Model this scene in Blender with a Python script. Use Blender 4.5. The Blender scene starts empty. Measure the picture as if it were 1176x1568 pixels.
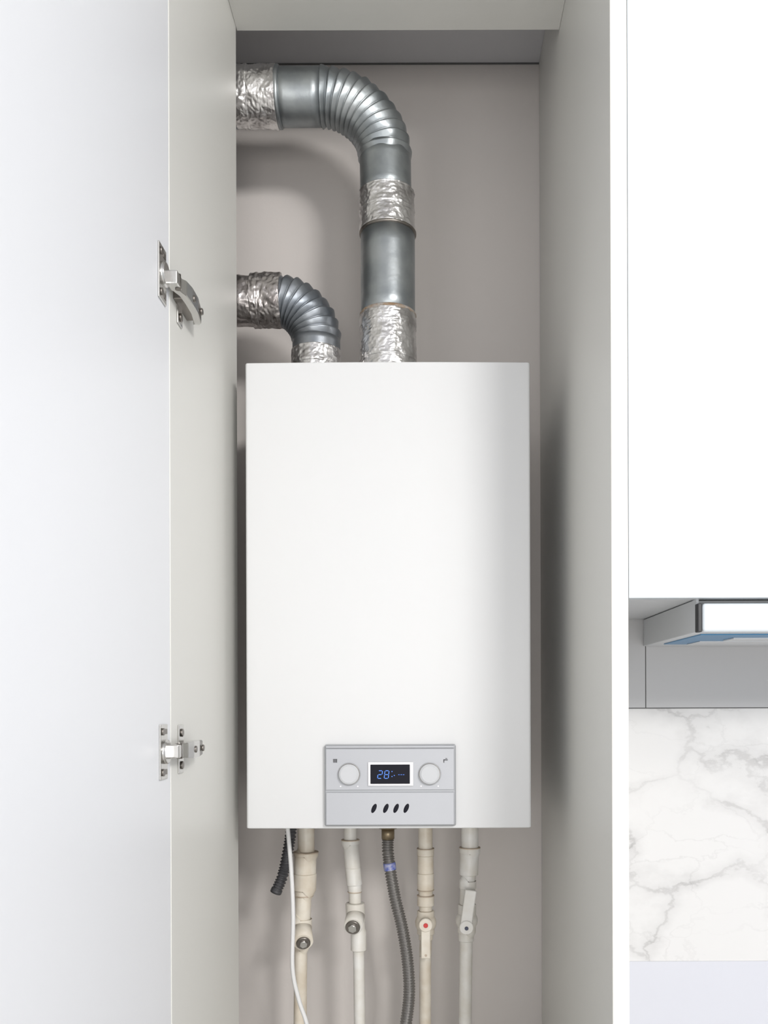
import bpy, bmesh, math, random
from mathutils import Vector, Matrix, noise
random.seed(4)
C = bpy.context.scene.collection

# ---------------------------------------------------------------- materials
def mat(name, col, rough=0.5, metal=0.0, bump=0.0, bscale=50.0, var=0.0, vscale=6.0, col2=None, emit=None, coat=0.0, spec=0.5, bdist=0.004):
    m = bpy.data.materials.new(name); m.use_nodes = True
    nt = m.node_tree; b = nt.nodes['Principled BSDF']
    b.inputs['Base Color'].default_value = (*col, 1)
    b.inputs['Roughness'].default_value = rough
    b.inputs['Metallic'].default_value = metal
    b.inputs['Coat Weight'].default_value = coat
    b.inputs['Specular IOR Level'].default_value = spec
    tc = nt.nodes.new('ShaderNodeTexCoord')
    if var > 0 or col2:
        n = nt.nodes.new('ShaderNodeTexNoise'); n.inputs['Scale'].default_value = vscale
        n.inputs['Detail'].default_value = 4
        nt.links.new(tc.outputs['Object'], n.inputs['Vector'])
        r = nt.nodes.new('ShaderNodeValToRGB')
        r.color_ramp.elements[0].position = 0.35; r.color_ramp.elements[1].position = 0.65
        c2 = col2 if col2 else tuple(max(0, c*(1-var)) for c in col)
        r.color_ramp.elements[0].color = (*c2, 1); r.color_ramp.elements[1].color = (*col, 1)
        nt.links.new(n.outputs['Fac'], r.inputs['Fac'])
        nt.links.new(r.outputs['Color'], b.inputs['Base Color'])
    if bump > 0:
        n = nt.nodes.new('ShaderNodeTexNoise'); n.inputs['Scale'].default_value = bscale
        n.inputs['Detail'].default_value = 3
        nt.links.new(tc.outputs['Object'], n.inputs['Vector'])
        bp = nt.nodes.new('ShaderNodeBump'); bp.inputs['Strength'].default_value = bump
        bp.inputs['Distance'].default_value = bdist
        nt.links.new(n.outputs['Fac'], bp.inputs['Height'])
        nt.links.new(bp.outputs['Normal'], b.inputs['Normal'])
    if emit:
        b.inputs['Emission Color'].default_value = (*emit, 1)
        b.inputs['Emission Strength'].default_value = 1.1
    return m

M_plaster = mat('niche_plaster', (0.70, 0.66, 0.635), 0.85, bump=0.05, bscale=120, var=0.03, vscale=3)
M_wallwhite = mat('white_wall', (0.80, 0.80, 0.80), 0.8, bump=0.04, bscale=150)
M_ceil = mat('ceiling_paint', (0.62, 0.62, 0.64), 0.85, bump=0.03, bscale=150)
M_mel = mat('melamine_warm', (0.72, 0.715, 0.68), 0.42, bump=0.03, bscale=300)
M_melin = mat('melamine_edge', (0.78, 0.755, 0.71), 0.4, bump=0.02, bscale=300)
M_gloss = mat('gloss_white_front', (0.655, 0.70, 0.735), 0.24, coat=0.25)
M_door = mat('door_white', (0.79, 0.80, 0.825), 0.38, bump=0.02, bscale=300)
M_boiler = mat('boiler_enamel', (0.695, 0.70, 0.705), 0.42, bump=0.02, bscale=90, spec=0.4)
M_silver = mat('silver_plastic', (0.37, 0.38, 0.40), 0.42, metal=0.25)
M_silver2 = mat('silver_plastic_light', (0.41, 0.42, 0.445), 0.42, metal=0.2)
M_knob = mat('knob_plastic', (0.53, 0.54, 0.56), 0.45)
M_white = mat('white_plastic', (0.72, 0.72, 0.74), 0.4)
M_black = mat('black_glass', (0.006, 0.006, 0.012), 0.45, spec=0.15)
M_dark = mat('dark_plastic', (0.02, 0.02, 0.022), 0.45)
M_blue = mat('lcd_blue', (0.03, 0.08, 0.4), 0.5, emit=(0.16, 0.36, 1.0), spec=0.1)
M_galv = mat('galvanised_steel', (0.40, 0.425, 0.435), 0.40, metal=0.88, bump=0.12, bscale=55, col2=(0.27, 0.295, 0.31), vscale=20)
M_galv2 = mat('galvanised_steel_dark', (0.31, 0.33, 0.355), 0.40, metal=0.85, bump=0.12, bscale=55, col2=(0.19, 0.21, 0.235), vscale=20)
def foil(name, col, dirt):
    """crinkled aluminium tape: fine creases from a distorted voronoi plus soft noise"""
    m = bpy.data.materials.new(name); m.use_nodes = True
    nt = m.node_tree; b = nt.nodes['Principled BSDF']; L = nt.links
    b.inputs['Metallic'].default_value = 0.95; b.inputs['Roughness'].default_value = 0.31
    tc = nt.nodes.new('ShaderNodeTexCoord')
    n1 = nt.nodes.new('ShaderNodeTexNoise'); n1.inputs['Scale'].default_value = 40; n1.inputs['Detail'].default_value = 2
    L.new(tc.outputs['Object'], n1.inputs['Vector'])
    mx = nt.nodes.new('ShaderNodeMix'); mx.data_type = 'VECTOR'; mx.inputs[0].default_value = 0.03
    L.new(tc.outputs['Object'], mx.inputs[4]); L.new(n1.outputs['Color'], mx.inputs[5])
    v = nt.nodes.new('ShaderNodeTexVoronoi'); v.feature = 'F1'; v.inputs['Scale'].default_value = 60
    L.new(mx.outputs[1], v.inputs['Vector'])
    n2 = nt.nodes.new('ShaderNodeTexNoise'); n2.inputs['Scale'].default_value = 160; n2.inputs['Detail'].default_value = 3
    L.new(tc.outputs['Object'], n2.inputs['Vector'])
    ad = nt.nodes.new('ShaderNodeMath'); ad.operation = 'MULTIPLY_ADD'; ad.inputs[1].default_value = 0.4
    L.new(n2.outputs['Fac'], ad.inputs[0]); L.new(v.outputs['Distance'], ad.inputs[2])
    bp = nt.nodes.new('ShaderNodeBump'); bp.inputs['Strength'].default_value = 0.50; bp.inputs['Distance'].default_value = 0.003
    L.new(ad.outputs[0], bp.inputs['Height']); L.new(bp.outputs['Normal'], b.inputs['Normal'])
    n3 = nt.nodes.new('ShaderNodeTexNoise'); n3.inputs['Scale'].default_value = 30; n3.inputs['Detail'].default_value = 4
    L.new(tc.outputs['Object'], n3.inputs['Vector'])
    r = nt.nodes.new('ShaderNodeValToRGB'); r.color_ramp.elements[0].position = 0.33; r.color_ramp.elements[1].position = 0.52
    r.color_ramp.elements[0].color = (*dirt, 1); r.color_ramp.elements[1].color = (*col, 1)
    L.new(n3.outputs['Fac'], r.inputs['Fac']); L.new(r.outputs['Color'], b.inputs['Base Color'])
    return m
M_foil = foil('aluminium_foil_tape', (0.74, 0.73, 0.725), (0.46, 0.445, 0.44))
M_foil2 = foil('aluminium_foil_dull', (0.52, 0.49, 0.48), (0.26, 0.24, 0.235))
M_rust = mat('rusty_lip', (0.30, 0.20, 0.12), 0.7, metal=0.3, col2=(0.4, 0.38, 0.36), vscale=90)
M_nickel = mat('nickel', (0.62, 0.61, 0.59), 0.22, metal=1.0)
M_nickel_d = mat('nickel_dark', (0.25, 0.23, 0.21), 0.35, metal=1.0)
M_brass = mat('brass', (0.30, 0.24, 0.16), 0.4, metal=0.9)
M_cream = mat('pipe_cream', (0.78, 0.73, 0.64), 0.42, bump=0.06, bscale=60, col2=(0.64, 0.56, 0.45), vscale=26)
M_pwhite = mat('pipe_white', (0.78, 0.77, 0.745), 0.4, bump=0.05, bscale=60, col2=(0.68, 0.65, 0.59), vscale=25)
M_grime = mat('pipe_grime', (0.42, 0.34, 0.26), 0.6, col2=(0.6, 0.5, 0.4), vscale=60)
M_hose = mat('corrugated_hose_steel', (0.27, 0.26, 0.25), 0.38, metal=0.75)
M_hosed = mat('corrugated_hose_black', (0.06, 0.06, 0.065), 0.5)
M_cable = mat('white_cable', (0.74, 0.74, 0.74), 0.45)
M_red = mat('red_cap', (0.6, 0.03, 0.03), 0.4)
M_bluecap = mat('blue_cap', (0.03, 0.04, 0.08), 0.4)
M_hoodside = mat('hood_panel_grey', (0.62, 0.63, 0.64), 0.4, metal=0.1)
M_film = mat('blue_film', (0.05, 0.22, 0.42), 0.3)
M_tile = mat('grey_tile', (0.46, 0.46, 0.465), 0.35)
M_grout = mat('grout', (0.13, 0.13, 0.13), 0.8)
M_plain = mat('plain_splashback', (0.60, 0.61, 0.66), 0.3)
M_floor = mat('floor_tile', (0.60, 0.58, 0.55), 0.4, var=0.08, vscale=2)
M_label = mat('blue_label', (0.06, 0.10, 0.40), 0.5, col2=(0.35, 0.36, 0.5), vscale=160)

def marble():
    m = bpy.data.materials.new('white_marble'); m.use_nodes = True
    nt = m.node_tree; b = nt.nodes['Principled BSDF']; L = nt.links
    b.inputs['Roughness'].default_value = 0.2
    tc = nt.nodes.new('ShaderNodeTexCoord')
    mp = nt.nodes.new('ShaderNodeMapping')
    mp.inputs['Rotation'].default_value = (0, math.radians(28), 0)
    mp.inputs['Scale'].default_value = (0.8, 1, 1.35)
    mp.inputs['Location'].default_value = (0.9, 0.0, 0.35)
    L.new(tc.outputs['Object'], mp.inputs['Vector'])
    # warp
    wn = nt.nodes.new('ShaderNodeTexNoise'); wn.inputs['Scale'].default_value = 7; wn.inputs['Detail'].default_value = 6
    wn.inputs['Roughness'].default_value = 0.6
    L.new(mp.outputs['Vector'], wn.inputs['Vector'])
    wm = nt.nodes.new('ShaderNodeMix'); wm.data_type = 'VECTOR'; wm.inputs[0].default_value = 0.16
    L.new(mp.outputs['Vector'], wm.inputs[4]); L.new(wn.outputs['Color'], wm.inputs[5])
    def vor(scale, width, strength):
        v = nt.nodes.new('ShaderNodeTexVoronoi'); v.feature = 'DISTANCE_TO_EDGE'; v.inputs['Scale'].default_value = scale
        L.new(wm.outputs[1], v.inputs['Vector'])
        r = nt.nodes.new('ShaderNodeMapRange'); r.interpolation_type = 'SMOOTHSTEP'
        r.inputs['From Min'].default_value = 0; r.inputs['From Max'].default_value = width
        r.inputs['To Min'].default_value = strength; r.inputs['To Max'].default_value = 0
        L.new(v.outputs['Distance'], r.inputs['Value']); return r.outputs[0]
    v1 = vor(6.5, 0.032, 0.36); v2 = vor(6.5, 0.17, 0.22); v3 = vor(12, 0.03, 0.12)
    mk = nt.nodes.new('ShaderNodeTexNoise'); mk.inputs['Scale'].default_value = 9.0; mk.inputs['Detail'].default_value = 3
    L.new(mp.outputs['Vector'], mk.inputs['Vector'])
    mr = nt.nodes.new('ShaderNodeMapRange'); mr.inputs['From Min'].default_value = 0.36; mr.inputs['From Max'].default_value = 0.62
    mr.inputs['To Min'].default_value = 0.22
    L.new(mk.outputs['Fac'], mr.inputs['Value'])
    def M(op, a, bb, clamp=False):
        n = nt.nodes.new('ShaderNodeMath'); n.operation = op; n.use_clamp = clamp
        L.new(a, n.inputs[0]); L.new(bb, n.inputs[1]); return n.outputs[0]
    s = M('MULTIPLY', M('ADD', M('ADD', v1, v2), v3), mr.outputs[0], True)
    mx = nt.nodes.new('ShaderNodeMix'); mx.data_type = 'RGBA'
    mx.inputs[6].default_value = (0.68, 0.675, 0.67, 1); mx.inputs[7].default_value = (0.26, 0.25, 0.25, 1)
    L.new(s, mx.inputs[0]); L.new(mx.outputs[2], b.inputs['Base Color'])
    return m
M_marble = marble()

# ---------------------------------------------------------------- helpers
def empty(name):
    e = bpy.data.objects.new(name, None); e.empty_display_size = 0.05; C.objects.link(e); return e

def finish(bm, name, m, parent=None, smooth=False):
    me = bpy.data.meshes.new(name); bm.normal_update(); bm.to_mesh(me); bm.free()
    if isinstance(m, (list, tuple)):
        for k in m: me.materials.append(k)
    else: me.materials.append(m)
    if smooth:
        for p in me.polygons: p.use_smooth = True
    o = bpy.data.objects.new(name, me); C.objects.link(o)
    if parent: o.parent = parent
    return o

def box(name, x0, x1, y0, y1, z0, z1, m, parent=None, bevel=0.0, seg=2, rot=None):
    bm = bmesh.new()
    c = Vector(((x0+x1)/2, (y0+y1)/2, (z0+z1)/2))
    bmesh.ops.create_cube(bm, size=1)
    bmesh.ops.scale(bm, verts=bm.verts, vec=(x1-x0, y1-y0, z1-z0))
    if bevel > 0:
        bmesh.ops.bevel(bm, geom=bm.edges[:], offset=bevel, segments=seg, affect='EDGES', profile=0.5)
    if rot: bmesh.ops.rotate(bm, verts=bm.verts, cent=(0, 0, 0), matrix=rot)
    bmesh.ops.translate(bm, verts=bm.verts, vec=c)
    return finish(bm, name, m, parent)

def cyl(name, p0, p1, r0, m, parent=None, r1=None, seg=40, bevel=0.0, sx=1.0):
    p0 = Vector(p0); p1 = Vector(p1); d = p1-p0
    bm = bmesh.new()
    bmesh.ops.create_cone(bm, cap_ends=True, segments=seg, radius1=r0, radius2=r0 if r1 is None else r1, depth=d.length)
    if bevel > 0:
        es = [e for e in bm.edges if any(len(f.verts) > 4 for f in e.link_faces)]
        bmesh.ops.bevel(bm, geom=es, offset=bevel, segments=3, affect='EDGES')
    if sx != 1.0: bmesh.ops.scale(bm, verts=bm.verts, vec=(sx, 1, 1))
    q = Vector((0, 0, 1)).rotation_difference(d.normalized())
    bmesh.ops.rotate(bm, verts=bm.verts, cent=(0, 0, 0), matrix=q.to_matrix())
    bmesh.ops.translate(bm, verts=bm.verts, vec=(p0+p1)/2)
    o = finish(bm, name, m, parent)
    for p in o.data.polygons: p.use_smooth = len(p.vertices) <= 4
    return o

def sweep(name, pts, radii, m, parent=None, seg=40, disp=None, cap=True, sharp=False):
    pts = [Vector(p) for p in pts]; n = len(pts)
    T = []
    for i in range(n):
        a = pts[max(0, i-1)]; b = pts[min(n-1, i+1)]
        t = (b-a)
        if t.length < 1e-9: t = T[-1] if T else Vector((0, 0, 1))
        T.append(t.normalized())
    up = Vector((0, 1, 0))
    if abs(T[0].dot(up)) > 0.9: up = Vector((1, 0, 0))
    N = (up - T[0]*up.dot(T[0])).normalized()
    bm = bmesh.new(); rings = []
    for i in range(n):
        if i:
            q = T[i-1].rotation_difference(T[i]); N = (q @ N); N = (N - T[i]*N.dot(T[i])).normalized()
        B = T[i].cross(N); ring = []
        for j in range(seg):
            a = 2*math.pi*j/seg
            r = radii[i]
            dirv = N*math.cos(a)+B*math.sin(a)
            p = pts[i]+dirv*r
            if disp: p = p + dirv*disp(p, i, n)
            ring.append(bm.verts.new(p))
        rings.append(ring)
    for i in range(n-1):
        for j in range(seg):
            bm.faces.new((rings[i][j], rings[i][(j+1) % seg], rings[i+1][(j+1) % seg], rings[i+1][j]))
    if cap:
        bm.faces.new(rings[0][::-1]); bm.faces.new(rings[-1])
    bmesh.ops.recalc_face_normals(bm, faces=bm.faces)
    if sharp:
        bm.normal_update()
        for e in bm.edges:
            if len(e.link_faces) == 2 and e.calc_face_angle(0) > math.radians(35): e.smooth = False
    return finish(bm, name, m, parent, smooth=True)

def line(p0, p1, n):
    p0 = Vector(p0); p1 = Vector(p1)
    return [p0.lerp(p1, i/(n-1)) for i in range(n)]

def catmull(P, step):
    P = [Vector(p) for p in P]; P = [2*P[0]-P[1]]+P+[2*P[-1]-P[-2]]
    out = []
    for i in range(1, len(P)-2):
        a, b, c, d = P[i-1:i+3]; k = max(2, int((c-b).length/step))
        for s in range(k):
            t = s/k
            out.append(0.5*((2*b)+(-a+c)*t+(2*a-5*b+4*c-d)*t*t+(-a+3*b-3*c+d)*t**3))
    out.append(P[-2]); return out

def crinkle(amp, sc):
    def f(p, i, n):
        q = p*sc
        v = noise.noise(q)*0.6 + abs(noise.noise(q*2.3+Vector((5, 1, 2))))*0.9 - 0.2
        return amp*v
    return f
def tape(amp, sc, bands):
    """foil tape wound in overlapping bands: small steps per band + light crinkle"""
    def f(p, i, n):
        q = p*sc
        b = (i/(n-1)*bands) % 1.0
        return amp*(noise.noise(q)*0.5 + abs(noise.noise(q*2.6+Vector((5, 1, 2))))*0.8 - 0.2) + 0.0014*(1.0-b)
    return f

# ---------------------------------------------------------------- room shell
EYE = 1.5
box('floor', -2.0, 2.2, -2.6, 1.80, -0.05, 0.0, M_floor)
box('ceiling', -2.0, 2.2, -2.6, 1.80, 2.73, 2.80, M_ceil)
box('wall_back', -2.0, 0.2435, 1.69, 1.80, 0.0, 2.73, M_plaster)
wl = box('wall_left', -2.0, -0.324, 1.08, 1.43, 0.0, 2.73, M_wallwhite)
box('wall_left_return', -2.0, -0.62, 1.43, 1.69, 0.0, 2.73, M_plaster)
# kitchen wall, clad in marble with a tile course and plain lower slab
wk = empty('wall_right')
box('wall_core', 0.2435, 2.2, 1.336, 1.80, 0.0, 2.73, M_wallwhite, wk)
box('marble_slab', 0.2435, 2.2, 1.330, 1.336, 1.113, 1.494, M_marble, wk)
box('plain_slab', 0.2435, 2.2, 1.330, 1.336, 0.0, 1.1128, M_plain, wk)
box('tile_seam', 0.2435, 2.2, 1.3315, 1.336, 1.494, 1.4955, M_grout, wk)
box('tile_course', 0.3345, 2.2, 1.330, 1.336, 1.4955, 1.80, M_tile, wk)
box('tile_seam_v', 0.333, 0.3345, 1.3315, 1.336, 1.4955, 1.80, M_grout, wk)
box('tile_end', 0.2435, 0.333, 1.330, 1.336, 1.4955, 1.80, M_tile, wk)

# ---------------------------------------------------------------- tall cabinet
tc = empty('tall_cabinet')
box('side_panel_right', 0.2232, 0.2432, 1.052, 1.689, 0.0, 2.729, M_mel, tc, 0.0008)
box('edge_band_right', 0.2232, 0.2432, 1.050, 1.0518, 0.0, 2.729, M_melin, tc, 0.0006)
box('side_panel_left', -0.3225, -0.3025, 1.052, 1.43, 0.0, 2.729, M_mel, tc, 0.0008)
box('top_panel', -0.3023, 0.2230, 1.052, 1.437, 2.60, 2.62, M_mel, tc, 0.0008)
box('top_fascia', -0.3023, 0.2230, 1.052, 1.07, 2.62, 2.729, M_mel, tc, 0.0008)
box('base_shelf', -0.3023, 0.2230, 1.052, 1.43, 0.80, 0.82, M_mel, tc, 0.0008)
box('base_shelf_rear', -0.61, 0.2230, 1.431, 1.689, 0.80, 0.82, M_mel, tc, 0.0008)
# dark joint where the alcove ceiling meets the rear wall
box('ceiling_joint', -0.61, 0.2230, 1.6875, 1.6897, 2.7275, 2.7297, M_grout, tc)
# open door, standing at 90 degrees
box('open_door', -0.3225, -0.3032, 0.50, 1.0512, 0.10, 2.66, M_door, tc, 0.0005)

# ---------------------------------------------------------------- hinges
def hinge(name, z):
    h = empty(name)
    xd = -0.3032; xp = -0.3025
    # cup flange on the door
    box('cup_flange', xd, xd+0.0022, 1.006, 1.034, z-0.032, z+0.032, M_nickel, h, 0.0009)
    for s in (-1, 1):
        cyl('flange_screw', (xd+0.0022, 1.013, z+s*0.0235), (xd+0.0042, 1.013, z+s*0.0235), 0.0042, M_nickel_d, h, seg=20)
        box('flange_slot', xd+0.0022, xd+0.0028, 1.022, 1.030, z+s*0.0235-0.003, z+s*0.0235+0.003, M_nickel_d, h, 0.0002)
    cyl('cup_body', (xd+0.0003, 1.022, z), (xd+0.0065, 1.022, z), 0.014, M_nickel, h, seg=32, bevel=0.001)
    cyl('knuckle_pin', (xd+0.014, 1.040, z-0.009), (xd+0.014, 1.040, z+0.009), 0.0035, M_nickel_d, h, seg=20)
    box('knuckle', xd+0.004, xd+0.017, 1.026, 1.046, z-0.008, z+0.008, M_nickel, h, 0.0015)
    P = [(-0.290, 1.042), (-0.283, 1.056), (-0.281, 1.075), (-0.281, 1.102), (-0.285, 1.132), (-0.289, 1.140)]
    bm = bmesh.new(); prev = None
    for i, (x, y) in enumerate(P):
        hw = 0.0075 + 0.0030*math.sin(i/5*math.pi)
        vs = [bm.verts.new((x, y, z-hw)), bm.verts.new((x, y, z+hw)), bm.verts.new((x-0.009, y, z+hw)), bm.verts.new((x-0.009, y, z-hw))]
        if prev:
            for k in range(4): bm.faces.new((prev[k], prev[(k+1) % 4], vs[(k+1) % 4], vs[k]))
        else: bm.faces.new(vs)
        prev = vs
    bm.faces.new(prev[::-1]); bmesh.ops.recalc_face_normals(bm, faces=bm.faces)
    bmesh.ops.bevel(bm, geom=bm.edges[:], offset=0.0008, segments=2, affect='EDGES')
    finish(bm, 'hinge_arm', M_nickel, h)
    for y in (1.083, 1.118):
        cyl('arm_screw', (-0.2825, y, z), (-0.2795, y, z), 0.0042, M_nickel_d, h, seg=20, bevel=0.0006)
    # mounting plate with wings
    box('mount_plate', xp, xp+0.013, 1.066, 1.128, z-0.0075, z+0.0075, M_nickel_d, h, 0.001)
    box('mount_wings', xp, xp+0.0022, 1.080, 1.100, z-0.030, z+0.030, M_nickel, h, 0.0009)
    for s in (-1, 1):
        cyl('wing_screw', (xp+0.002, 1.090, z+s*0.020), (xp+0.0042, 1.090, z+s*0.020), 0.0050, M_nickel_d, h, seg=20, bevel=0.0006)
    return h
hinge('cabinet_hinge', 2.000)
hinge('cabinet_hinge.001', 1.447)

# ---------------------------------------------------------------- wall cabinet (right)
wc = empty('wall_cabinet')
box('cabinet_carcass', 0.2440, 1.45, 1.070, 1.329, 1.629, 2.728, M_hoodside, wc, 0.0008)
box('cabinet_door', 0.2437, 0.8440, 1.050, 1.069, 1.627, 2.70, M_gloss, wc, 0.0010)
box('cabinet_door_far', 0.8470, 1.45, 1.050, 1.069, 1.627, 2.70, M_gloss, wc, 0.0010)

# ---------------------------------------------------------------- range hood
rh = empty('range_hood')
box('hood_body', 0.3305, 0.925, 1.085, 1.329, 1.588, 1.628, M_hoodside, rh, 0.001)
box('hood_end_cap', 0.3285, 0.3335, 1.058, 1.070, 1.587, 1.6215, M_dark, rh, 0.001)
box('hood_end_cap_rear', 0.3300, 0.3335, 1.070, 1.085, 1.588, 1.6280, M_hoodside, rh, 0.0005)
box('hood_front_bar', 0.3337, 0.921, 1.056, 1.0845, 1.587, 1.6215, M_gloss, rh, 0.004, 4)
box('hood_film', 0.345, 0.905, 1.10, 1.27, 1.5865, 1.588, M_film, rh, 0.0004)
box('hood_lamp', 0.40, 0.50, 1.14, 1.18, 1.5845, 1.5866, M_hoodside, rh, 0.0006)
box('hood_filter', 0.375, 0.90, 1.20, 1.26, 1.5852, 1.5866, M_hoodside, rh, 0.0006)

# ---------------------------------------------------------------- boiler
gb = empty('gas_boiler')
XC, HW = -0.055, 0.218
def front_y(x):
    t = abs((x-XC)/HW); return 1.3465 + 0.003*t**2
def shell(name, z0, z1, m):
    prof = []
    prof.append((XC-HW, 1.655)); prof.append((XC-HW, 1.50))
    rc = 0.004; nseg = 6
    yl = front_y(XC-HW+rc)
    for k in range(nseg+1):
        a = math.pi - (math.pi/2)*k/nseg
        prof.append((XC-HW+rc+rc*math.cos(a), yl+rc-rc*math.sin(a)))
    for k in range(1, 48):
        x = XC-HW+rc+(2*HW-2*rc)*k/48
        prof.append((x, front_y(x)))
    for k in range(nseg+1):
        a = math.pi/2*(1-k/nseg)
        prof.append((XC+HW-rc+rc*math.cos(a), yl+rc-rc*math.sin(a)))
    prof.append((XC+HW, 1.50)); prof.append((XC+HW, 1.655))
    bm = bmesh.new(); e = 0.0018
    lv = [(z0, e), (z0+e*0.3, e*0.3), (z0+e, 0), (z1-e, 0), (z1-e*0.3, e*0.3), (z1, e)]
    rings = []
    for z, ins in lv:
        r = []
        for x, y in prof:
            sx = x - ins*(1 if x > XC+HW-0.006 else (-1 if x < XC-HW+0.006 else 0))
            r.append(bm.verts.new((sx, y+(ins if y < 1.45 else 0), z)))
        rings.append(r)
    n = len(prof)
    for i in range(len(rings)-1):
        for j in range(n):
            bm.faces.new((rings[i][j], rings[i][(j+1) % n], rings[i+1][(j+1) % n], rings[i+1][j]))
    bm.faces.new(rings[0][::-1]); bm.faces.new(rings[-1])
    bmesh.ops.recalc_face_normals(bm, faces=bm.faces)
    for ed in bm.edges:
        if len(ed.link_faces) == 2 and ed.calc_face_angle(0) > math.radians(50): ed.smooth = False
    return finish(bm, name, m, gb, smooth=True)
shell('casing', 1.312, 2.025, M_boiler)
box('wall_bracket', XC-0.17, XC+0.17, 1.655, 1.690, 1.85, 1.93, M_galv, gb)
box('lower_bracket', XC-0.17, XC+0.17, 1.655, 1.690, 1.36, 1.40, M_galv, gb)
# control fascia
box('fascia_frame', -0.1525, 0.0475, 1.3385, 1.352, 1.3165, 1.4405, M_silver, gb, 0.003, 3)
box('fascia_upper', -0.1500, 0.0450, 1.3365, 1.345, 1.3715, 1.4345, M_silver2, gb, 0.001)
box('fascia_lower', -0.1500, 0.0450, 1.3362, 1.345, 1.3185, 1.3685, M_silver2, gb, 0.0012)
box('fascia_ridge', -0.1500, 0.0450, 1.3360, 1.345, 1.4355, 1.4388, M_silver2, gb, 0.0008)
for kx in (-0.1145, 0.0075):
    cyl('knob_recess', (kx, 1.3370, 1.396), (kx, 1.3355, 1.396), 0.0175, M_silver, gb, seg=56, bevel=0.0005)
    cyl('knob_ring', (kx, 1.3370, 1.396), (kx, 1.3348, 1.396), 0.0162, M_nickel_d, gb, seg=56, bevel=0.0004)
    cyl('knob', (kx, 1.3370, 1.396), (kx, 1.3290, 1.396), 0.0154, M_knob, gb, seg=56, bevel=0.0012)
    cyl('knob_cap', (kx, 1.3300, 1.396), (kx, 1.3283, 1.396), 0.0132, M_knob, gb, seg=56, bevel=0.0005)
    for s in (-1, 1):
        cyl('dial_tick', (kx+s*0.013, 1.337, 1.3775), (kx+s*0.013, 1.3360, 1.3775), 0.0012, M_white, gb, seg=12)
box('display_bezel', -0.0860, -0.0170, 1.3335, 1.342, 1.3780, 1.4145, M_white, gb, 0.001)
box('display_glass', -0.0820, -0.0225, 1.3325, 1.340, 1.3815, 1.4105, M_black, gb, 0.0006)
def seg7(x, z, w, hgt, on, sl=0.12):
    t = 0.0009; y0, y1 = 1.3319, 1.3326
    H = hgt/2
    S = {'a': (0, H, w, 1), 'g': (0, 0, w, 1), 'd': (0, -H, w, 1), 'f': (-w/2, H/2, H, 0), 'b': (w/2, H/2, H, 0), 'e': (-w/2, -H/2, H, 0), 'c': (w/2, -H/2, H, 0)}
    for k in on:
        dx, dz, ln, hor = S[k]; cx = x+dx+sl*dz; cz = z+dz
        if hor: box('segment', cx-ln/2+t, cx+ln/2-t, y0, y1, cz-t/2, cz+t/2, M_blue, gb)
        else: box('segment', cx-t/2, cx+t/2, y0, y1, cz-ln/2+t/2, cz+ln/2-t/2, M_blue, gb, rot=Matrix.Rotation(sl, 3, 'Y'))
seg7(-0.0675, 1.3955, 0.0062, 0.0115, 'abged')
seg7(-0.0575, 1.3955, 0.0062, 0.0115, 'abcdefg')
for (ax, az) in ((-0.0500, 1.3995), (-0.0500, 1.3920), (-0.0465, 1.3935)):
    box('lcd_dot', ax, ax+0.0012, 1.3319, 1.3326, az, az+0.0012, M_blue, gb)
for k in range(3):
    box('lcd_bar', -0.0400+k*0.0035, -0.0378+k*0.0035, 1.3319, 1.3326, 1.3950, 1.3956, M_blue, gb)
for sxp in (-0.0770, -0.0590, -0.0435, -0.0280):
    bm = bmesh.new(); bmesh.ops.create_uvsphere(bm, u_segments=28, v_segments=14, radius=1)
    bmesh.ops.scale(bm, verts=bm.verts, vec=(0.0033, 0.0006, 0.0075))
    bmesh.ops.rotate(bm, verts=bm.verts, cent=(0, 0, 0), matrix=Matrix.Rotation(math.radians(24), 3, 'Y'))
    bmesh.ops.translate(bm, verts=bm.verts, vec=(sxp, 1.3362, 1.3440))
    finish(bm, 'speaker_slot', M_black, gb, True)
for k in range(4):
    box('radiator_icon_bar', -0.1385+k*0.0016, -0.1375+k*0.0016, 1.3360, 1.3368, 1.4135, 1.4185, M_dark, gb)
box('radiator_icon_rail', -0.1388, -0.1325, 1.3359, 1.3368, 1.4180, 1.4188, M_dark, gb)
box('tap_icon_spout', 0.0285, 0.0350, 1.3360, 1.3368, 1.4165, 1.4178, M_dark, gb)
box('tap_icon_body', 0.0285, 0.0297, 1.3360, 1.3368, 1.4130, 1.4175, M_dark, gb)
box('tap_icon_handle', 0.0315, 0.0342, 1.3360, 1.3368, 1.4190, 1.4198, M_dark, gb)
for ox, r in ((-0.209, 0.014), (-0.131, 0.011), (-0.064, 0.012), (0.001, 0.011), (0.079, 0.013)):
    oy = 1.55 if ox != -0.064 else 1.53
    cyl('outlet', (ox, oy, 1.33), (ox, oy, 1.292), r*0.9, M_brass, gb)
    cyl('outlet_nut', (ox, oy, 1.3125), (ox, oy, 1.300), r*1.25, M_brass, gb, seg=6, bevel=0.0008)

# ---------------------------------------------------------------- ducts
def elbow(name, cx, y, cz, R, base, amp, nrib, m, parent):
    per = 12; n = nrib*per+1; pts = []; rr = []
    for i in range(n):
        a = (math.pi/2)*i/(n-1)
        pts.append((cx+R*math.cos(a), y, cz+R*math.sin(a)))
        ph = (i % per)/per
        # each gore slopes outwards then steps sharply back in, like overlapping pleats
        v = ph/0.8 if ph < 0.8 else (1-ph)/0.2
        v = v**0.7
        rr.append(base + amp*(v-0.6))
    return sweep(name, pts, rr, m, parent, seg=72, disp=lambda p, i, n: 0.0016*noise.noise(p*45))

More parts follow.
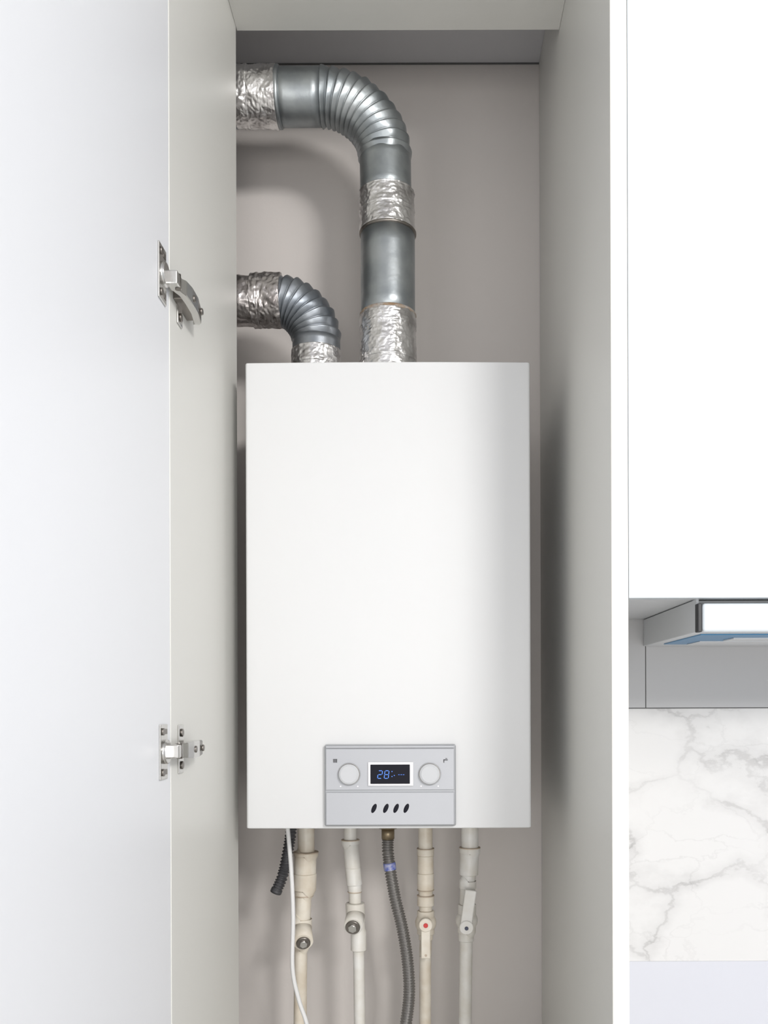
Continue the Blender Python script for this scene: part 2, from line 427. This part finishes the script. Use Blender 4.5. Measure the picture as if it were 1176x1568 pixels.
D = 1.50
ed = empty('exhaust_duct')
xb = -0.060
sweep('foil_bottom', line((xb, D, 2.026), (xb, D, 2.160), 120), [0.0470]*120, M_foil, ed, seg=150, disp=tape(0.0018, 70, 2.4))
sweep('rust_lip', line((xb, D, 2.158), (xb, D, 2.165), 4), [0.0475, 0.0482, 0.0482, 0.0465], M_rust, ed, seg=64)
sweep('lower_pipe', line((xb, D, 2.15), (xb, D, 2.302), 6), [0.0460]*6, M_galv, ed, seg=72)
sweep('pipe_lip', line((xb, D, 2.298), (xb, D, 2.304), 4), [0.0465, 0.0485, 0.0485, 0.0465], M_nickel_d, ed, seg=64)
sweep('foil_joint', line((xb-0.001, D, 2.303), (xb-0.002, D, 2.368), 80), [0.0463]*80, M_foil, ed, seg=150, disp=tape(0.0018, 60, 2.0))
xt = -0.064
sweep('upper_pipe', line((xt+0.001, D, 2.36), (xt, D, 2.440), 5), [0.0435]*5, M_galv, ed, seg=72)
R = 0.110
elbow('ribbed_elbow', xt-R, D, 2.535-R, R, 0.0442, 0.0056, 12, M_galv, ed)
sweep('horizontal_pipe', line((xt-R+0.002, D, 2.535), (-0.246, D, 2.535), 6), [0.0440]*6, M_galv, ed, seg=72)
sweep('collar', line((-0.240, D, 2.535), (-0.2485, D, 2.535), 5), [0.0445, 0.0465, 0.0468, 0.0465, 0.0445], M_galv, ed, seg=64)
sweep('foil_wrap', line((-0.247, D, 2.535), (-0.318, D, 2.535), 80), [0.0455]*80, M_foil, ed, seg=150, disp=tape(0.0022, 55, 1.5))
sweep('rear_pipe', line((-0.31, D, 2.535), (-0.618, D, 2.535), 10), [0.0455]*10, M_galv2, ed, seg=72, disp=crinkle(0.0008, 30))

ad = empty('air_intake_duct')
x2 = -0.182; z2 = 2.189; R2 = 0.070
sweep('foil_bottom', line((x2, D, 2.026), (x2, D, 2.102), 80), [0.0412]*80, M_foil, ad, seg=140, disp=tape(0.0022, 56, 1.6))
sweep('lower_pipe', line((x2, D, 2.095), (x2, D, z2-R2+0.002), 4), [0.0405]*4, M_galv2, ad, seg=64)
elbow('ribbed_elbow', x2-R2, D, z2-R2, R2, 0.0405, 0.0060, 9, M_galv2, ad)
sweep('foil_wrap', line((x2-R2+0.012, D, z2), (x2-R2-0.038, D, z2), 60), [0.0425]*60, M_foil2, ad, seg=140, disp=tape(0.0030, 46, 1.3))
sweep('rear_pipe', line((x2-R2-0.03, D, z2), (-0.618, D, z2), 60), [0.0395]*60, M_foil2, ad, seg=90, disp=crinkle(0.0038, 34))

# ---------------------------------------------------------------- water pipes
def pvc(name, spec, m, parent, y=1.55, seg=36):
    pts = [(a[0], y, a[1]) for a in spec]; rad = [a[2] for a in spec]
    return sweep(name, pts, rad, m, parent, seg=seg, sharp=True)
def steps(L):
    out = []
    for k, (x0, za, x1, zb, r) in enumerate(L):
        e = 0.0008
        out.append((x0, za-e*0.1, r-e)); out.append((x0, za-e, r)); out.append((x1, zb+e, r)); out.append((x1, zb+e*0.1, r-e))
    return out
# 1
p1 = empty('water_pipe')
pvc('pipe_run', steps([(-0.209, 1.311, -0.209, 1.243, 0.0148), (-0.209, 1.243, -0.209, 1.236, 0.0215),
                       (-0.210, 1.236, -0.211, 1.205, 0.0195), (-0.211, 1.205, -0.212, 1.176, 0.0205), (-0.213, 1.176, -0.213, 1.166, 0.0165),
                       (-0.214, 1.166, -0.216, 1.126, 0.0145), (-0.217, 1.126, -0.217, 1.085, 0.0180),
                       (-0.218, 1.085, -0.218, 1.072, 0.0138), (-0.219, 1.072, -0.221, 0.821, 0.0115)]), M_cream, p1)
cyl('grime_ring', (-0.209, 1.55, 1.2435), (-0.209, 1.55, 1.2415), 0.0219, M_grime, p1)
cyl('grime_ring_low', (-0.213, 1.55, 1.1675), (-0.213, 1.55, 1.1655), 0.0170, M_grime, p1)
cyl('strainer_branch', (-0.217, 1.55, 1.112), (-0.209, 1.512, 1.094), 0.0170, M_cream, p1, bevel=0.001)
cyl('strainer_ring', (-0.2091, 1.5125, 1.0943), (-0.2083, 1.508, 1.0922), 0.0120, M_nickel_d, p1, seg=32, bevel=0.0008)
cyl('strainer_plug', (-0.2086, 1.510, 1.0930), (-0.2077, 1.505, 1.0910), 0.0070, M_nickel, p1, seg=6, bevel=0.0006)
# 2
p2 = empty('water_pipe.001')
pvc('pipe_run', steps([(-0.131, 1.311, -0.131, 1.264, 0.0115), (-0.131, 1.264, -0.131, 1.256, 0.0158),
                       (-0.130, 1.256, -0.127, 1.215, 0.0136), (-0.127, 1.215, -0.124, 1.185, 0.0136), (-0.124, 1.185, -0.123, 1.172, 0.0120),
                       (-0.123, 1.172, -0.123, 1.153, 0.0110), (-0.123, 1.153, -0.122, 1.120, 0.0168), (-0.119, 1.120, -0.118, 1.104, 0.0128),
                       (-0.117, 1.104, -0.117, 1.070, 0.0138), (-0.117, 1.070, -0.114, 0.821, 0.0100)]), M_pwhite, p2)
cyl('grime_ring', (-0.131, 1.55, 1.2645), (-0.131, 1.55, 1.2630), 0.0161, M_grime, p2)
cyl('grime_ring_low', (-0.1235, 1.55, 1.1735), (-0.1235, 1.55, 1.1720), 0.0124, M_grime, p2)
cyl('strainer_branch', (-0.122, 1.55, 1.132), (-0.124, 1.515, 1.120), 0.0162, M_pwhite, p2, bevel=0.001)
cyl('strainer_ring', (-0.124, 1.5155, 1.1202), (-0.1243, 1.5105, 1.1185), 0.0125, M_nickel_d, p2, seg=32, bevel=0.0008)
cyl('strainer_plug', (-0.1243, 1.512, 1.1190), (-0.1246, 1.507, 1.1173), 0.0078, M_nickel, p2, seg=6, bevel=0.0006)
# 3
p3 = empty('water_pipe.002')
pvc('pipe_run', steps([(0.001, 1.311, 0.001, 1.248, 0.0125), (0.001, 1.248, 0.001, 1.236, 0.0150),
                       (0.001, 1.236, 0.001, 1.205, 0.0140), (0.001, 1.205, 0.001, 1.176, 0.0146), (0.001, 1.176, 0.001, 1.166, 0.0124),
                       (0.001, 1.166, 0.001, 1.148, 0.0148), (0.001, 1.148, 0.001, 1.139, 0.0115), (0.001, 1.139, 0.001, 1.098, 0.0152),
                       (0.001, 1.098, 0.001, 1.088, 0.0124), (0.001, 1.088, 0.000, 1.060, 0.0106), (0.000, 1.060, -0.001, 0.821, 0.0104)]), M_cream, p3)
for zz, rr in ((1.2490, 0.0154), (1.1765, 0.0150), (1.1665, 0.0152)):
    cyl('grime_ring', (0.001, 1.55, zz), (0.001, 1.55, zz-0.0016), rr, M_grime, p3)
bm = bmesh.new(); bmesh.ops.create_uvsphere(bm, u_segments=32, v_segments=20, radius=0.0188)
bmesh.ops.translate(bm, verts=bm.verts, vec=(0.001, 1.55, 1.118)); finish(bm, 'ball_valve_body', M_cream, p3, True)
cyl('valve_stem', (0.001, 1.55, 1.122), (0.001, 1.520, 1.122), 0.0095, M_cream, p3)
box('valve_lever', -0.007, 0.009, 1.516, 1.521, 1.064, 1.128, M_cream, p3, 0.002, 3)
cyl('lever_head', (0.001, 1.522, 1.122), (0.001, 1.513, 1.122), 0.0115, M_cream, p3, bevel=0.001)
cyl('lever_cap', (0.001, 1.514, 1.122), (0.001, 1.5115, 1.122), 0.0040, M_red, p3, bevel=0.0006)
cyl('lever_hole', (0.001, 1.517, 1.070), (0.001, 1.5155, 1.070), 0.0022, M_grime, p3, seg=20)
# 4
p4 = empty('water_pipe.003')
pvc('pipe_run', steps([(0.079, 1.311, 0.079, 1.250, 0.0150), (0.079, 1.250, 0.079, 1.240, 0.0182),
                       (0.078, 1.240, 0.077, 1.202, 0.0165), (0.077, 1.202, 0.076, 1.192, 0.0124), (0.075, 1.192, 0.075, 1.178, 0.0150),
                       (0.075, 1.178, 0.074, 1.150, 0.0134), (0.074, 1.150, 0.073, 1.100, 0.0158), (0.072, 1.100, 0.072, 1.086, 0.0134),
                       (0.072, 1.086, 0.068, 0.821, 0.0112)]), M_pwhite, p4)
cyl('grime_ring', (0.079, 1.55, 1.2505), (0.079, 1.55, 1.2488), 0.0186, M_grime, p4)
bm = bmesh.new(); bmesh.ops.create_uvsphere(bm, u_segments=32, v_segments=20, radius=0.0194)
bmesh.ops.translate(bm, verts=bm.verts, vec=(0.073, 1.55, 1.122)); finish(bm, 'ball_valve_body', M_pwhite, p4, True)
cyl('valve_stem', (0.071, 1.55, 1.118), (0.071, 1.520, 1.118), 0.0100, M_pwhite, p4)
box('valve_lever', 0.064, 0.084, 1.5155, 1.5210, 1.110, 1.182, M_pwhite, p4, 0.0022, 3, rot=Matrix.Rotation(math.radians(8), 3, 'Y'))
cyl('lever_head', (0.071, 1.522, 1.118), (0.071, 1.5125, 1.118), 0.0120, M_pwhite, p4, bevel=0.001)
cyl('lever_cap', (0.071, 1.5130, 1.117), (0.071, 1.5105, 1.117), 0.0032, M_bluecap, p4, bevel=0.0006)

# flexible steel hose
fh = empty('flexible_gas_hose')
path = catmull([(-0.064, 1.53, 1.276), (-0.0635, 1.53, 1.239), (-0.053, 1.53, 1.171), (-0.040, 1.53, 1.115), (-0.031, 1.53, 1.058), (-0.028, 1.53, 1.0015), (-0.034, 1.53, 0.947), (-0.046, 1.53, 0.88), (-0.05, 1.53, 0.821)], 0.0008)
sweep('corrugated_hose', path, [0.0094+0.0013*math.sin(i*2*math.pi/6.0) for i in range(len(path))], M_hose, fh, seg=28)
cyl('hose_nut', (-0.064, 1.53, 1.299), (-0.064, 1.53, 1.286), 0.0165, M_brass, fh, seg=6, bevel=0.001)
cyl('hose_ferrule', (-0.064, 1.53, 1.287), (-0.064, 1.53, 1.268), 0.0112, M_brass, fh, bevel=0.0008)
sweep('hose_label', path[64:80], [0.0108]*16, M_label, fh, seg=28)

dh = empty('drain_hose')
path = catmull([(-0.226, 1.50, 1.311), (-0.229, 1.50, 1.276), (-0.241, 1.50, 1.215), (-0.2525, 1.50, 1.186)], 0.0009)
sweep('corrugated_tube', path, [0.0085+0.0013*math.sin(i*2*math.pi/6.0) for i in range(len(path))], M_hosed, dh, seg=28)
e0 = path[-1]; dv = (path[-1]-path[-4]).normalized()
cyl('tube_cuff', e0-dv*0.002, e0+dv*0.005, 0.0098, M_hosed, dh, bevel=0.0008)

pc = empty('power_cable')
path = catmull([(-0.2285, 1.46, 1.312), (-0.2265, 1.46, 1.29), (-0.2215, 1.46, 1.228), (-0.2185, 1.46, 1.152), (-0.2205, 1.465, 1.064), (-0.211, 1.47, 1.010), (-0.197, 1.47, 0.965), (-0.19, 1.47, 0.90), (-0.19, 1.47, 0.823)], 0.004)
sweep('cable_sheath', path, [0.0036]*len(path), M_cable, pc, seg=16)

# ---------------------------------------------------------------- lights
def area(name, loc, target, size, power, col, shape='DISK', size_y=None):
    l = bpy.data.lights.new(name, 'AREA'); l.shape = shape; l.size = size; l.energy = power; l.color = col
    if size_y: l.size_y = size_y
    o = bpy.data.objects.new(name, l); C.objects.link(o); o.location = loc
    o.rotation_euler = (Vector(target)-Vector(loc)).to_track_quat('-Z', 'Y').to_euler()
    return o
area('ceiling_lamp', (1.35, -1.5, 2.60), (-0.1, 1.5, 1.5), 0.60, 60, (1.0, 0.98, 0.95))
area('ceiling_lamp_kitchen', (1.2, -0.5, 2.66), (0.3, 1.4, 1.2), 0.35, 7, (1.0, 0.96, 0.92))
# added low fill behind the camera, brightens the niche below the boiler
area('added_low_fill', (0.25, -2.5, 0.95), (-0.05, 1.6, 1.05), 1.3, 30, (1.0, 0.97, 0.93), 'RECTANGLE', 1.0)
w = bpy.data.worlds.new('kitchen_ambient'); bpy.context.scene.world = w; w.use_nodes = True
w.node_tree.nodes['Background'].inputs[0].default_value = (0.93, 0.955, 1.0, 1)
w.node_tree.nodes['Background'].inputs[1].default_value = 0.90

# ---------------------------------------------------------------- camera
cam = bpy.data.cameras.new('camera'); co = bpy.data.objects.new('camera', cam); C.objects.link(co)
cam.sensor_fit = 'HORIZONTAL'; cam.sensor_width = 36; cam.lens = 41.33
cam.shift_x = -0.0527; cam.shift_y = 0.2517; cam.clip_start = 0.02
co.location = (0, 0, EYE); co.rotation_euler = (math.pi/2, 0.003, 0)
bpy.context.scene.camera = co
bpy.context.scene.view_settings.view_transform = 'Standard'
bpy.context.scene.view_settings.look = 'None'
